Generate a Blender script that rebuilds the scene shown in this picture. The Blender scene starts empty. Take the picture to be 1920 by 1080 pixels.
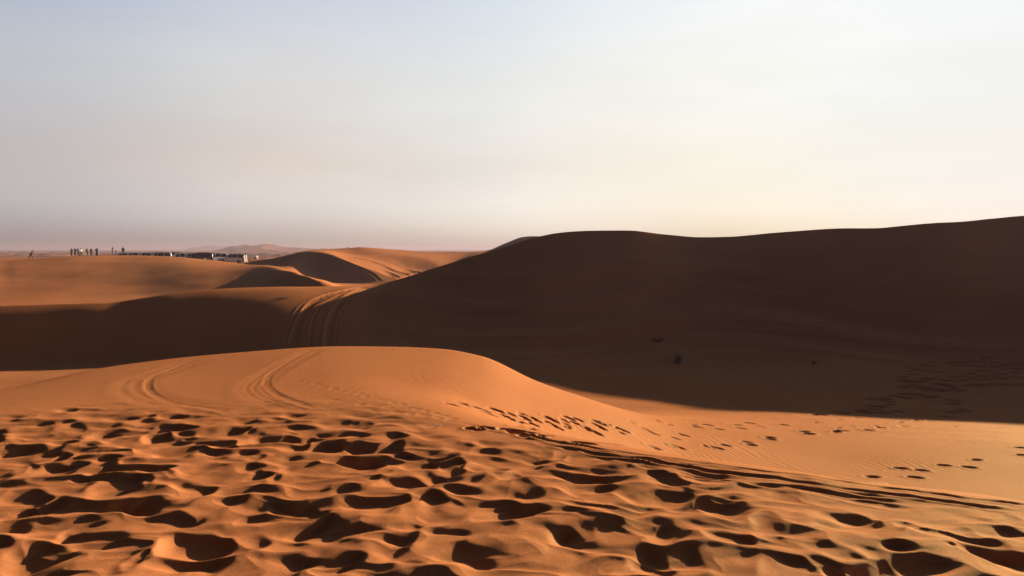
import bpy, bmesh, math, random
import numpy as np
from mathutils import Vector, Matrix
R = math.radians
random.seed(7); rng = np.random.default_rng(7)
sc = bpy.context.scene
COL = sc.collection

# ---------------------------------------------------------------- camera, sky, sun, exposure
F, PITCH = 1386.0, R(3.01)                      # focal length in photo pixels (26 mm lens), tilt below level
cam = bpy.data.cameras.new('camera'); cam.lens = 26.0; cam.sensor_width = 36.0
cam.clip_start = 0.05; cam.clip_end = 40000
cam_ob = bpy.data.objects.new('camera', cam); COL.objects.link(cam_ob)
cam_ob.rotation_euler = (R(90) - PITCH, 0, 0); sc.camera = cam_ob
SUN_AZ, SUN_EL = R(39), R(11.6)
sv = Vector((math.sin(SUN_AZ)*math.cos(SUN_EL), math.cos(SUN_AZ)*math.cos(SUN_EL), math.sin(SUN_EL)))
sun = bpy.data.lights.new('sun', 'SUN'); sun.energy = 4.7; sun.angle = R(0.5); sun.color = (1.0, .71, .47)
sun_ob = bpy.data.objects.new('sun', sun); COL.objects.link(sun_ob)
sun_ob.rotation_euler = sv.to_track_quat('Z', 'Y').to_euler()
sun_ob.location = sv*60
sc.view_settings.view_transform = 'Standard'; sc.view_settings.look = 'None'
sc.view_settings.exposure = 1.8; sc.view_settings.gamma = 1.0; sc.view_settings.use_curve_mapping = False

world = bpy.data.worlds.new('World'); sc.world = world; world.use_nodes = True
nt = world.node_tree; N = nt.nodes; L = nt.links
bg = N['Background']; bg.inputs[1].default_value = .111
sky = N.new('ShaderNodeTexSky'); sky.sky_type = 'NISHITA'; sky.sun_disc = False
sky.sun_elevation = SUN_EL; sky.sun_rotation = SUN_AZ
sky.air_density = 1.0; sky.dust_density = 4.0; sky.ozone_density = 1.0
gm = N.new('ShaderNodeGamma'); gm.inputs[1].default_value = .45
L.new(sky.outputs[0], gm.inputs[0])
tc = N.new('ShaderNodeTexCoord'); sep = N.new('ShaderNodeSeparateXYZ'); L.new(tc.outputs['Generated'], sep.inputs[0])
def wmath(op, a, b=None, clamp=False):
    n = N.new('ShaderNodeMath'); n.operation = op; n.use_clamp = clamp
    for i, v in enumerate((a, b)):
        if v is None: continue
        if isinstance(v, (int, float)): n.inputs[i].default_value = v
        else: L.new(v, n.inputs[i])
    return n.outputs[0]
def wmap(v, a, b, c, d):
    n = N.new('ShaderNodeMapRange'); n.interpolation_type = 'SMOOTHSTEP'
    L.new(v, n.inputs[0])
    for i, x in enumerate((a, b, c, d)): n.inputs[i+1].default_value = x
    return n.outputs[0]
def wmix(fac, a, b, mode='MIX'):
    n = N.new('ShaderNodeMix'); n.data_type = 'RGBA'; n.blend_type = mode
    for i, v in ((0, fac), (6, a), (7, b)):
        if isinstance(v, (int, float)): n.inputs[i].default_value = v
        elif isinstance(v, tuple): n.inputs[i].default_value = v
        else: L.new(v, n.inputs[i])
    return n.outputs[2]
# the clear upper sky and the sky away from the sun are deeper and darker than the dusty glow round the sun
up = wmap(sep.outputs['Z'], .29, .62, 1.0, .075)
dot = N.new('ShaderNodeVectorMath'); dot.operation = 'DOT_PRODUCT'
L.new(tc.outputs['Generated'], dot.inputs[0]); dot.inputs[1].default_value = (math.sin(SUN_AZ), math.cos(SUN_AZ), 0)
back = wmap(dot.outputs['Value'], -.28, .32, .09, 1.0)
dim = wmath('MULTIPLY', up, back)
# dust tints the lowest degrees: mauve away from the sun, cream towards it
def ramp(stops):
    n = N.new('ShaderNodeValToRGB'); n.color_ramp.interpolation = 'EASE'
    L.new(sep.outputs['Z'], n.inputs[0]); el = n.color_ramp.elements
    while len(el) < len(stops): el.new(.5)
    for e, (p, c) in zip(el, stops): e.position = p; e.color = (c[0]/2, c[1]/2, c[2]/2, 1)
    return n.outputs[0]
t_l = ramp([(.015, (1.17, 1.20, 1.58)), (.12, (1.083, .965, 1.02)), (.20, (1.10, 1.03, 1.07)), (.34, (.95, 1.0, 1.17)), (.60, (1.0, .92, 1.45))])
t_m = ramp([(.015, (1.32, 1.35, 1.70)), (.12, (1.20, 1.055, 1.04)), (.20, (1.25, 1.17, 1.15)), (.34, (1.135, 1.137, 1.27)), (.60, (1.08, .98, 1.5))])
t_c = ramp([(.015, (1.36, 1.42, 1.72)), (.12, (1.06, 1.04, 1.08)), (.20, (1.09, 1.11, 1.14)), (.34, (1.07, 1.16, 1.28)), (.60, (1.08, 1.0, 1.5))])
t_r = ramp([(.03, (.95, .92, .91)), (.12, (.91, .935, .935)), (.20, (.87, .93, .98)), (.34, (.93, 1.0, 1.12)), (.60, (.95, .9, 1.3))])
tint = wmix(wmap(dot.outputs['Value'], .28, .53, 0, 1), t_l, t_m)
tint = wmix(wmap(dot.outputs['Value'], .53, .76, 0, 1), tint, t_c)
tint = wmix(wmap(dot.outputs['Value'], .77, .97, 0, 1), tint, t_r)
tint = wmix(1.0, tint, (2, 2, 2, 1), 'MULTIPLY')
sh_in = N.new('ShaderNodeSeparateColor'); L.new(gm.outputs[0], sh_in.inputs[0]); sh_out = N.new('ShaderNodeCombineColor')
for i in range(3):                                # the glow round the sun rolls off instead of clipping
    k = N.new('ShaderNodeMath'); k.operation = 'SMOOTH_MIN'; k.inputs[1].default_value = (2.72, 2.60, 2.42)[i]; k.inputs[2].default_value = (2.9, 2.5, 2.2)[i]
    L.new(sh_in.outputs[i], k.inputs[0]); L.new(k.outputs[0], sh_out.inputs[i])
c1 = wmix(1.0, sh_out.outputs[0], tint, 'MULTIPLY')
# faint thin cloud veils
nz = N.new('ShaderNodeTexNoise'); nz.inputs['Scale'].default_value = 2.2; nz.inputs['Detail'].default_value = 5
mp = N.new('ShaderNodeMapping'); mp.inputs['Scale'].default_value = (1.0, 1.0, 5.0)
L.new(tc.outputs['Generated'], mp.inputs[0]); L.new(mp.outputs[0], nz.inputs['Vector'])
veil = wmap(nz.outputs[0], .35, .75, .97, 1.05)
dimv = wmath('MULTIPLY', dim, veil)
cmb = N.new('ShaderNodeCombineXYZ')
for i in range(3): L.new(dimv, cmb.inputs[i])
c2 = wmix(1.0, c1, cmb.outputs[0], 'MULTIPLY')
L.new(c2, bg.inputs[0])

# ---------------------------------------------------------------- helpers
def tag(o, label=None, cat=None, group=None, kind=None):
    if label: o['label'] = label
    if cat: o['category'] = cat
    if group: o['group'] = group
    if kind: o['kind'] = kind
    return o
def mat(name, col, rough=.7, metal=0.0, spec=.5, bumpscale=None, vary=.12, coat=0.0):
    m = bpy.data.materials.new(name); m.use_nodes = True
    t = m.node_tree; b = t.nodes['Principled BSDF']
    b.inputs['Roughness'].default_value = rough; b.inputs['Metallic'].default_value = metal
    b.inputs['Specular IOR Level'].default_value = spec; b.inputs['Coat Weight'].default_value = coat
    c = t.nodes.new('ShaderNodeTexCoord'); n = t.nodes.new('ShaderNodeTexNoise')
    n.inputs['Scale'].default_value = bumpscale or 6; n.inputs['Detail'].default_value = 4
    t.links.new(c.outputs['Object'], n.inputs['Vector'])
    mx = t.nodes.new('ShaderNodeMix'); mx.data_type = 'RGBA'
    mx.inputs[6].default_value = (*[v*(1-vary) for v in col], 1); mx.inputs[7].default_value = (*[min(1, v*(1+vary)) for v in col], 1)
    t.links.new(n.outputs[0], mx.inputs[0]); t.links.new(mx.outputs[2], b.inputs['Base Color'])
    return m
def ray(px, py):
    u = (px - 960)/F; v = (540 - py)/F
    cp, sp = math.cos(PITCH), math.sin(PITCH)
    return u, cp + v*sp, -sp + v*cp                 # x right, y forward, z up
def az_tan(px, py):
    x, y, z = ray(px, py); return math.atan2(x, y), z/math.hypot(x, y)

def sstep(a, b, x):
    t = np.clip((x-a)/(b-a), 0, 1); return t*t*(3-2*t)
# ---------------------------------------------------------------- terrain: dune lines (plan distance and height per bearing)
def Y(px, py, r):  a, t = az_tan(px, py); return (a, r, r*t)          # seen at this height, r metres out
def Zr(px, r, z):  a, t = az_tan(px, 467); return (a, r, z)           # height given outright
def YZ(px, py, z): a, t = az_tan(px, py); return (a, z/t, z)          # seen at this height, z known
lines = [
 [Zr(-3000, .4, -1.7), Zr(5000, .4, -1.7)],
 [Zr(-3000, 3.0, -1.72), Zr(960, 3.0, -1.72), Zr(5000, 3.0, -1.76)],
 # far edge of the trampled sand / brow of the mound
 [Zr(-3000, 8, -1.85), Zr(-600, 8, -1.85), YZ(0, 787, -1.78), YZ(300, 773, -1.77), YZ(600, 772, -1.77), YZ(800, 792, -1.75),
  YZ(1000, 828, -1.75), YZ(1300, 880, -1.77), YZ(1600, 922, -1.79), YZ(1900, 955, -1.82), Zr(2600, 6, -1.85), Zr(5000, 6, -1.9)],
 [Zr(-3000, 10, -1.95), Zr(-600, 10, -1.95), YZ(0, 760, -1.90), YZ(300, 724, -1.86), YZ(600, 706, -1.85), YZ(800, 720, -1.95),
  Zr(1000, 9.9, -2.38), Zr(1150, 10.2, -2.85), Zr(1300, 10.5, -3.28), Zr(1600, 10.8, -3.68), Zr(1900, 11, -3.78), Zr(2600, 11, -3.7), Zr(5000, 11, -3.6)],
 # mound crest, then its right flank and the hollow floor
 [Zr(-3000, 13, -2.3), Zr(-500, 12, -2.2), YZ(0, 733, -2.0), YZ(200, 691, -1.97), YZ(400, 667.5, -1.95), YZ(600, 651.5, -1.93), YZ(720, 652.5, -1.95),
  YZ(830, 657, -2.0), YZ(900, 670, -2.12), YZ(1000, 714, -2.58), YZ(1100, 750, -3.02), YZ(1300, 794, -3.92), YZ(1600, 815, -4.35), YZ(1900, 828, -4.45), Zr(2600, 20, -4.4), Zr(5000, 20, -4.4)],
 [Zr(-3000, 24, -5.1), Zr(0, 24, -5.1), Zr(600, 24, -4.95), Zr(850, 22, -4.75), Zr(1000, 20.5, -4.55), Zr(1300, 22.5, -4.75), Zr(1600, 25, -4.9), Zr(1900, 26, -4.95), Zr(5000, 26, -4.95)],
 # foot of the shaded faces
 [Zr(-3000, 42, -5.2), Zr(-400, 40.5, -5.2), Zr(0, 38.8, -5.2), Zr(100, 38.2, -5.18), Zr(200, 37.2, -5.15), Zr(300, 36, -5.12), Zr(400, 34.8, -5.1), Zr(500, 33.4, -5.05), Zr(600, 32.2, -5.0), Zr(850, 30.3, -4.85), Zr(1000, 29.5, -4.85), Zr(1300, 31.5, -5.0), Zr(1600, 33.5, -5.05), Zr(1900, 34.5, -5.05), Zr(5000, 35, -5)],
 # crest of the middle dune (left) running into the great shaded dune (right)
 [Zr(-3000, 45, -2.8), Y(-400, 577, 45), Y(0, 574, 44.2), Y(100, 573, 44), Y(200, 570.0, 43.8), Y(260, 561.5, 44), Y(330, 551, 44.3), Y(420, 542.5, 44.8), Y(520, 538.5, 45.5),
  Y(640, 536, 47), Y(690, 535, 48), Y(760, 520, 49), Y(830, 498, 50), Y(900, 476, 50.5), Y(940, 465, 51), Y(1000, 446.5, 51.5), Y(1050, 437, 52), Y(1110, 433.5, 52), Y(1180, 433.5, 52),
  Y(1250, 441, 52.5), Y(1310, 445.5, 53), Y(1370, 444.5, 53), Y(1450, 438, 53), Y(1510, 434, 53), Y(1570, 430, 52), Y(1640, 429.5, 51.5), Y(1700, 424, 51.5), Y(1750, 419, 52), Y(1800, 415.5, 53), Y(1920, 405, 56.8), Y(2100, 401, 60.6), Y(2300, 404, 61.6), Y(2600, 408, 61.6), Zr(5000, 60, 2.6)],
 # trough behind it
 [Zr(-3000, 60, -5.1), Zr(300, 60, -5.0), Zr(500, 57, -4.6), Zr(690, 57, -4.5), Zr(780, 62, -3.6), Zr(900, 72, -2.4), Zr(1300, 80, -1.4), Zr(1920, 85, -.2), Zr(5000, 85, 0)],
 [Zr(-3000, 88, -5.4), Zr(0, 86, -5.1), Zr(250, 82, -4.9), Zr(400, 71, -4.6), Zr(500, 63, -4.6), Zr(690, 63, -4.5), Zr(800, 80, -3.0), Zr(900, 86, -1.6), Zr(5000, 95, -1.4)],
 # crest of the sunlit dune with the people, and its tail running right
 [Zr(-3000, 150, -2), Y(-400, 488, 150), Y(0, 486, 146), Y(60, 484, 146), Y(100, 482, 146), Y(150, 480.3, 146), Y(200, 480, 146), Y(260, 480.6, 143), Y(300, 482, 140), Y(340, 484.3, 136), Y(380, 488, 131), Y(430, 492.5, 123),
  Y(470, 496, 114), Y(500, 499, 104), Y(540, 507.5, 88), Y(600, 527, 66), Zr(690, 66, -4.4), Zr(800, 86, -2.6), Zr(900, 92, -1.5), Zr(5000, 100, -1.5)],
 [Zr(-3000, 165, -2.6), Y(0, 484.5, 156), Y(190, 482, 164), Zr(212, 159, -2.58), Zr(238, 157, -2.56), Zr(265, 153, -2.44), Zr(330, 150, -2.6), Zr(400, 147, -2.7), Zr(470, 133, -2.72), Y(500, 496.5, 116), Y(540, 509, 102), Y(600, 527, 104), Y(650, 531, 101.5), Y(690, 534, 98), Zr(740, 95, -4.95), Zr(770, 98, -4.9), Zr(820, 112, -3.6), Zr(900, 124, -1.8), Zr(5000, 128, -1.5)],
 # ridge of the second sunlit dune
 [Zr(-3000, 190, -2.9), Zr(0, 190, -2.9), Y(150, 481, 178), Y(205, 477.8, 176), Y(231, 477.5, 176), Zr(290, 176, -2.5), Zr(430, 172, -2.7), Y(470, 488.2, 155), Y(490, 487.8, 140), Y(520, 483.5, 126), Y(550, 476, 119), Y(585, 471.5, 118), Y(620, 477, 114), Y(650, 488, 110.8), Y(700, 507, 106.2),
  Y(740, 520, 103), Zr(800, 118, -3.3), Zr(900, 130, -1.4), Zr(5000, 134, -1.3)],
 [Zr(-3000, 225, -4), Zr(400, 215, -3.4), Zr(480, 200, -3.2), Zr(520, 165, -1.9), Y(560, 474, 130), Y(600, 469.5, 127), Y(650, 478, 127), Y(691, 485, 126), Y(730, 495, 124), Y(765, 506, 123), Y(800, 509, 123), Y(850, 501, 123), Zr(900, 137, -1.3), Zr(5000, 141, -1.2)],
 [Zr(-3000, 245, -4.5), Zr(400, 235, -4), Zr(480, 220, -3.6), Zr(520, 180, -2.4), Y(560, 473, 140), Y(600, 468.7, 136), Y(650, 471.5, 136), Y(691, 473, 135), Y(730, 476.5, 134.5), Y(765, 479.5, 134.5), Y(800, 484, 134.5), Y(850, 490, 135.5), Zr(900, 147, -.9), Zr(5000, 150, -.9)],
 [Zr(-3000, 270, -5), Zr(400, 260, -4.5), Zr(500, 240, -4), Zr(540, 200, -2.5), Y(580, 470, 153), Y(605, 467.8, 149), Y(640, 465.2, 149), Y(660, 464, 150), Y(676, 462.4, 151), Y(690, 463.5, 152), Y(740, 468.3, 157), Y(800, 472.2, 161), Y(870, 473, 161), Y(910, 471.3, 159), Y(940, 470.5, 158), Zr(1000, 158, -.4), Zr(5000, 158, -.4)],
 # the dark dune peeping over on the right
 [Zr(-3000, 300, -5), Zr(540, 260, -4.5), Zr(640, 190, -3), Zr(800, 190, -2.8), Zr(870, 176, -1.3), Y(900, 471.8, 169), Y(917, 469, 169), Y(940, 459.5, 169), Y(958, 452, 169), Y(978, 445, 169), Y(1000, 443.3, 169), Y(1016, 443.5, 169), Y(1060, 446, 169), Y(1200, 455, 169), Zr(5000, 169, 1.0)],
 [Zr(-3000, 450, -6), Zr(640, 330, -5.5), Zr(900, 330, -5), Zr(5000, 330, -5)],
 [Zr(-3000, 900, -7), Zr(5000, 900, -7)],
 [Zr(-3000, 9000, -8), Zr(5000, 9000, -8)],
]
SHARP = {7: lambda a: np.maximum(sstep(R(-13), R(-3), a), .65*sstep(R(-16), R(-27), a)), 12: lambda a: np.clip((a-R(-19))/R(2), 0, 1)*np.clip((R(-7)-a)/R(2), 0, 1), 16: lambda a: np.clip((a+R(3))/R(1), 0, 1)}

def pchip_slopes(x, y):
    h = np.diff(x); d = np.diff(y)/h
    m = np.zeros_like(y)
    if len(x) > 2:
        s = d[:-1]*d[1:] > 0
        w1 = 2*h[1:]+h[:-1]; w2 = h[1:]+2*h[:-1]
        with np.errstate(divide='ignore', invalid='ignore'):
            hm = (w1+w2)/(w1/d[:-1]+w2/d[1:])
        m[1:-1] = np.where(s, hm, 0)
    m[0] = d[0]; m[-1] = d[-1]
    return m, d
def hermite(x, y, ml, mr, q):
    i = np.clip(np.searchsorted(x, q)-1, 0, len(x)-2)
    h = x[i+1]-x[i]; t = np.clip((q-x[i])/h, 0, 1)
    return ((1+2*t)*(1-t)**2*y[i] + t*(1-t)**2*h*mr[i] + t*t*(3-2*t)*y[i+1] + t*t*(t-1)*h*ml[i+1])
AZ = np.unique(np.round(np.concatenate([np.arange(-180, -76, 4), np.arange(-76, -38, .5), np.arange(-38, 38, .068), np.arange(38, 78, .4), np.arange(78, 180, 4)]), 4))*math.pi/180
def radii():
    r = [.4]
    while r[-1] < 9000:
        x = r[-1]
        if x < 3: d = .12
        elif x < 9: d = max(.009, x*x/(739*1.75)*.62)
        elif x < 20: d = .042
        elif x < 58: d = .10
        elif x < 180: d = .33
        else: d = x*.010
        r.append(x+d)
    return np.array(r)
RR = radii(); nA, nR = len(AZ), len(RR)
azw = np.clip(AZ, R(-66), R(66))
KR = np.zeros((len(lines), nA)); KZ = np.zeros((len(lines), nA))
for k, ln in enumerate(lines):
    a = np.array(sorted(ln)); 
    for dst, j in ((KR, 1), (KZ, 2)):
        m, _ = pchip_slopes(a[:, 0], a[:, j])
        dst[k] = hermite(a[:, 0], a[:, j], m, m, azw)
for k in range(1, len(lines)): KR[k] = np.maximum(KR[k], KR[k-1]*1.01+.35)
SH = {k: f(azw) for k, f in SHARP.items()}
Zb = np.zeros((nA, nR))
for c in range(nA):
    x, y = KR[:, c], KZ[:, c]
    m, d = pchip_slopes(x, y); ml, mr = m.copy(), m.copy()
    for k, s in SH.items():
        ml[k] = (1-s[c])*m[k] + s[c]*max(m[k], d[k-1]*1.2)
        mr[k] = (1-s[c])*m[k] + s[c]*min(m[k], d[k]*1.1)
    Zb[c] = hermite(x, y, ml, mr, RR)
# soften the joints between dune lines along the bearing (inside the fine fan)
def smooth_az(Z, n):
    for _ in range(n):
        Z[1:-1] = .25*Z[:-2]+.5*Z[1:-1]+.25*Z[2:]
    return Z
Zb = smooth_az(Zb, 6)
X = np.sin(AZ)[:, None]*RR[None]; YY = np.cos(AZ)[:, None]*RR[None]

# ---- noise
_perm = rng.permutation(256); _perm = np.concatenate([_perm, _perm])
_g = np.stack([np.cos(np.arange(256)*2.39996), np.sin(np.arange(256)*2.39996)], 1)
def perlin(x, y):
    xi = np.floor(x).astype(np.int64); yi = np.floor(y).astype(np.int64)
    xf = x-xi; yf = y-yi; u = xf*xf*xf*(xf*(xf*6-15)+10); v = yf*yf*yf*(yf*(yf*6-15)+10)
    def gr(i, j, dx, dy):
        h = _perm[_perm[(xi+i) & 255] + ((yi+j) & 255)]
        return _g[h, 0]*dx + _g[h, 1]*dy
    a = gr(0, 0, xf, yf)+u*(gr(1, 0, xf-1, yf)-gr(0, 0, xf, yf))
    b = gr(0, 1, xf, yf-1)+u*(gr(1, 1, xf-1, yf-1)-gr(0, 1, xf, yf-1))
    return (a+v*(b-a))*1.5

def ground_hit(px, py, rmin=1.0):
    a, t = az_tan(px, py)
    f = np.interp(a, AZ, np.arange(nA)); i = int(f); w = f-i
    z = Zb[i]*(1-w)+Zb[min(i+1, nA-1)]*w
    k = np.where((z >= RR*t) & (RR > rmin))[0]
    r = RR[k[0]] if len(k) else 3000.
    return math.sin(a)*r, math.cos(a)*r, r
def window(x0, x1, y0, y1):
    cs = [(x0, y0), (x0, y1), (x1, y0), (x1, y1)]
    aa = [math.atan2(x, y) for x, y in cs]
    rmax = max(math.hypot(x, y) for x, y in cs)
    dx = max(x0, -x1, 0); dy = max(y0, -y1, 0); rmin = math.hypot(dx, dy)
    i0, i1 = np.searchsorted(AZ, min(aa)), np.searchsorted(AZ, max(aa))
    j0, j1 = np.searchsorted(RR, rmin), np.searchsorted(RR, rmax)
    return slice(max(i0-1, 0), i1+1), slice(max(j0-1, 0), j1+1)

Zd = np.zeros_like(Zb)                          # relief added to the dune shapes
# broad unevenness, growing with distance from the viewer
nr = sstep(10, 40, RR)[None]
far = sstep(300, 700, RR)[None]
ld = sstep(62, 85, RR)[None]*sstep(170, 140, RR)[None]
ld = ld*sstep(R(-19), R(-24), AZ)[:, None]
Zd += ld*(perlin(X/22+2, YY/34+5)*.22 + perlin(X/9+12, YY/20)*.05)
Zd += perlin(X/9, YY/9)*.10*nr + perlin(X/3.1+7, YY/3.1)*.018
# far plain: low dunes one behind the other
fx = perlin(X/95+3, YY/60+9); Zd += far*((1-np.abs(fx)*1.6)*5.0 - 3.2 + (.4-np.abs(perlin(X/42+1, YY/36+4)))*4.2) * sstep(9000, 2500, RR)[None]
mid = sstep(180, 320, RR)[None]*(1-far)
Zd += mid*((1-np.abs(perlin(X/40+31, YY/28+3))*1.6)*1.6-.7)
# faint wind-laid benches along the shaded faces
face = sstep(27, 33, RR)[None]*sstep(51.5, 46, RR)[None]
warp = perlin(X/16+5, YY/16+2)*3.0 + X*.05
b1 = perlin(X/34+50, (Zb*1.7+warp*.7)); b2 = perlin(X/15+90, (Zb*5.5+warp*1.4))
Zd += face*(b1*.26 + b2*.04)*sstep(R(-14), R(6), AZ)[:, None]
cr = np.exp(-((RR[None]-KR[7][:, None])/3.0)**2)*sstep(R(-4), R(3), AZ)[:, None]
Zd += cr*(perlin(X/3.2+8, YY/3.2+1)*.03+perlin(X/1.1+18, YY/1.1)*.008)
# valley floor wind streaks
fl = sstep(14, 20, RR)[None]*sstep(40, 30, RR)[None]
Zd += fl*perlin(X/7+20, YY/.9+X*.08)*.012

# ---- trampled sand in the foreground: old footprints rounded by the wind
fieldedge = KR[2][:, None]
infield = sstep(1.13, .84, RR[None]/fieldedge*(1+.07*perlin(X/.9+4, YY/.9+2)))
jn = int(np.searchsorted(RR, 12))
Xn, Yn = X[:, :jn], YY[:, :jn]
wx = Xn+perlin(Xn*2.1, Yn*2.1)*.13+perlin(Xn*5.3+3, Yn*5.3)*.05; wy = Yn+perlin(Xn*2.1+40, Yn*2.1+17)*.12+perlin(Xn*5.3+31, Yn*5.3+7)*.04
und = perlin(wx/1.1, wy/.8)*.030 + (.4-np.abs(perlin(wx/.80+11+wy*.25, wy/.36+5)))*.052 + (.4-np.abs(perlin(wx/.46+71, wy/.24+35)))*.018 + perlin(Xn/.22, Yn/.19)*.004
acc = np.ones_like(Xn); KS = .005               # smooth union of bowls: -KS*log(acc)
sx, sy = math.sin(SUN_AZ), math.cos(SUN_AZ)
cells = []
def bowl(cx, cy, rx, ry, D, rot=0.0):
    cells.append((cx, cy, max(rx, ry)))
    m = 1.9*max(rx, ry)
    sl = window(cx-m, cx+m, cy-m, cy+m)
    if sl[1].start >= jn: return
    sl = (sl[0], slice(sl[1].start, min(sl[1].stop, jn)))
    x = wx[sl]-cx; y = wy[sl]-cy
    c, s_ = math.cos(rot), math.sin(rot)
    u, v = (x*c+y*s_)/rx, (-x*s_+y*c)/ry
    q2 = u*u+v*v
    # the side towards the sun is the steeper one
    s = np.clip(x/rx*sx+y/ry*sy, -1.5, 1.5)
    z = D*(q2-1)*(1+.35*s)
    z = np.where(q2 > 1, np.abs(z), z)
    acc[sl] += np.exp(np.clip(-z/KS, -60, 60))-np.exp(-np.minimum(.02+q2*0, 1)/KS)*0
ZA = [(400,95,90,25),(545,88,90,20),(750,98,80,30),(45,142,130,30),(210,190,110,35),(450,198,150,30),(735,138,140,25),(880,155,150,35),(850,190,130,20),(1040,130,120,25),(1090,200,200,45),(1440,160,160,35),(1390,215,150,60),(1520,215,80,25),(45,235,100,60),(330,245,250,50),(520,245,280,45),(990,255,140,45),(1190,260,50,25),(340,298,120,40),(520,312,200,35),(1220,303,200,30),(50,330,100,60),(100,390,220,80),(300,360,250,50),(650,395,130,60),(1080,355,220,70),(1370,375,320,85),(1430,315,110,30),(930,460,170,55),(1225,460,150,70),(370,440,200,80),(1540,480,150,120),(620,480,110,30),(520,510,120,30),(750,545,190,100),(860,550,100,50),(160,610,240,130),(1190,575,230,130),(1420,625,220,80),(780,670,330,165),(120,700,260,80),(300,640,200,70),(1090,755,200,100),(270,790,400,150),(530,815,230,70),(600,860,280,90),(300,930,350,130),(1350,870,460,135),(850,1010,180,80),(1150,1030,400,140),(250,1060,400,80)]
ZBl = [(1120,355,90,25),(1250,390,130,25),(1360,400,120,18),(1090,410,90,20),(1040,450,170,55),(1195,445,80,25),(1330,440,70,25),(1470,447,110,30),(1190,480,220,45),(1440,480,200,35),(1510,510,100,15),(1340,540,150,80),(1740,485,130,30),(1870,470,100,25),(1640,550,220,60),(1870,555,90,45),(1090,520,80,25),(1440,610,230,45),(1660,590,160,30),(1800,600,140,35),(1040,600,60,50),(1500,690,300,100),(1290,650,150,30),(1870,650,100,25),(1060,740,290,95),(1230,785,170,110),(1520,775,110,40),(1890,730,80,100),(1490,840,180,90),(1170,930,330,90),(1580,930,90,60),(1830,890,200,150),(1700,820,200,40)]
ZC = [(110,100,180,25),(240,125,170,40),(400,150,130,45),(170,135,130,35),(330,180,130,25),(40,180,90,35),(140,220,120,40),(370,220,180,50),(640,222,140,50),(600,243,80,25),(90,270,150,35),(400,265,170,60),(650,280,140,50),(620,185,150,30),(760,200,180,30),(640,330,280,70),(880,325,200,65),(1060,380,120,25),(1290,360,170,100),(1560,408,80,35),(130,350,180,70),(640,400,210,90),(300,420,120,60),(520,420,150,60),(990,450,250,70),(1170,455,110,70),(1230,485,90,40),(1490,475,100,40),(60,510,170,110),(750,510,420,80),(370,545,230,60),(1140,540,250,70),(1460,535,300,70),(1840,495,180,70),(1800,425,220,70),(1670,350,130,30),(1630,375,150,30),(1770,468,80,20),(1665,480,40,15),(1860,365,120,25)]
PITS = [(x*.3149, 740+y*.3149, w*.3149, h*.3149) for x, y, w, h in ZA]
PITS += [(x*.5, 600+y*.5, w*.5, h*.5) for x, y, w, h in ZBl]
PITS += [(900+x*.53125, 780+y*.53125, w*.53125, h*.53125) for x, y, w, h in ZC]
for px, py, w, h in PITS:
    x, y, r = ground_hit(px, py, 2.5)
    a, t = az_tan(px, py)
    hw = max(w/F*r/2, .045); hd = h/F*r/max(.16, abs(t)+.02)/2
    nsp = 1 if hw < .20 else 2 if hw < .30 else 3             # long hollows are several prints run together
    for q in range(nsp):
        ox = (q-(nsp-1)/2)*2*hw/nsp
        oy = rng.uniform(-.25, .25)*hd if nsp > 1 else 0
        rx = hw*1.30/(nsp**.75)*rng.uniform(.92, 1.1); ry = min(max(hd*1.3, .62*rx), 1.15*rx)
        bowl(x+ox-.30*rx*sx, y+oy-.30*ry*sy, rx, ry, .21*min(rx, ry)*rng.uniform(.6, 1.2)+.004, rng.uniform(-.35, .35))
# gentler dents fill the ground between them, so it reads as one scalloped surface
for k in range(5200):
    inside = k < 3600
    a = rng.uniform(-40, 40) if inside else rng.uniform(-75, 75); r = math.sqrt(rng.uniform(3.2**2, 9**2)) if inside else rng.uniform(2.0, 8)
    if not inside and abs(a) < 38 and r > 3.3: continue
    cx, cy = math.sin(R(a))*r, math.cos(R(a))*r; R_ = rng.uniform(.10, .22)
    if any((cx-q[0])**2+(cy-q[1])**2 < (.62*(R_+q[2]))**2 for q in cells): continue
    bowl(cx, cy, R_*1.1, R_*rng.uniform(.7, 1.0), R_*rng.uniform(.04, .13), rng.uniform(-.5, .5))
fld = und-KS*np.log(acc)
wf = (infield[:, :jn] > .9) & (np.abs(AZ[:, None]) < R(36)) & (RR[None, :jn] > 3.4)
Zd[:, :jn] += infield[:, :jn]*(fld-fld[wf].mean())

# ---- fresh footprints
DBG = False
prints = []
def footprint(px, py, ln=None, ang=None, D=.045, rim=.35):
    x, y, r = ground_hit(px, py, 6)
    if DBG: print('FP', round(px), round(py), round(r, 1))
    prints.append((x, y, ln or rng.uniform(.15, .19), ang if ang is not None else rng.uniform(0, math.pi), D*rng.uniform(.8, 1.25), rim))
cl = [(320,95,90,14),(455,97,140,25),(580,132,130,22),(715,138,110,28),(640,170,130,25),(785,185,50,14),(850,170,70,18),(955,172,60,18),(950,190,50,14),(870,226,120,18),(990,220,60,14),(1085,232,60,14),(1035,205,50,10),(955,250,80,16),(935,278,80,18),(1050,265,80,14),(1180,203,80,12),(1225,230,110,40),(1200,255,90,18),(1330,235,80,12),(1370,215,110,24),(1450,230,100,18),(1440,265,110,28),(1310,268,50,12),(1275,298,80,14),(1350,288,60,10),(1640,255,130,26),(1630,285,120,24),(1690,270,80,18),(1680,315,70,16),(1600,338,130,14),(1850,322,120,18),(1850,350,70,10),(620,298,80,18),(520,315,90,14),(840,315,110,20),(950,338,140,20),(1035,312,60,10),(1160,366,60,14),(1035,375,110,18),(1500,435,110,10),(1770,448,80,10),(1520,295,70,10)]
for x, y, w, h in cl:
    footprint(780+x*.2083, 740+y*.2083, ln=max(.07, min(.20, w*.2083/F*11*.58)), ang=rng.uniform(-.3, .4), D=.085, rim=.08)
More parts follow.
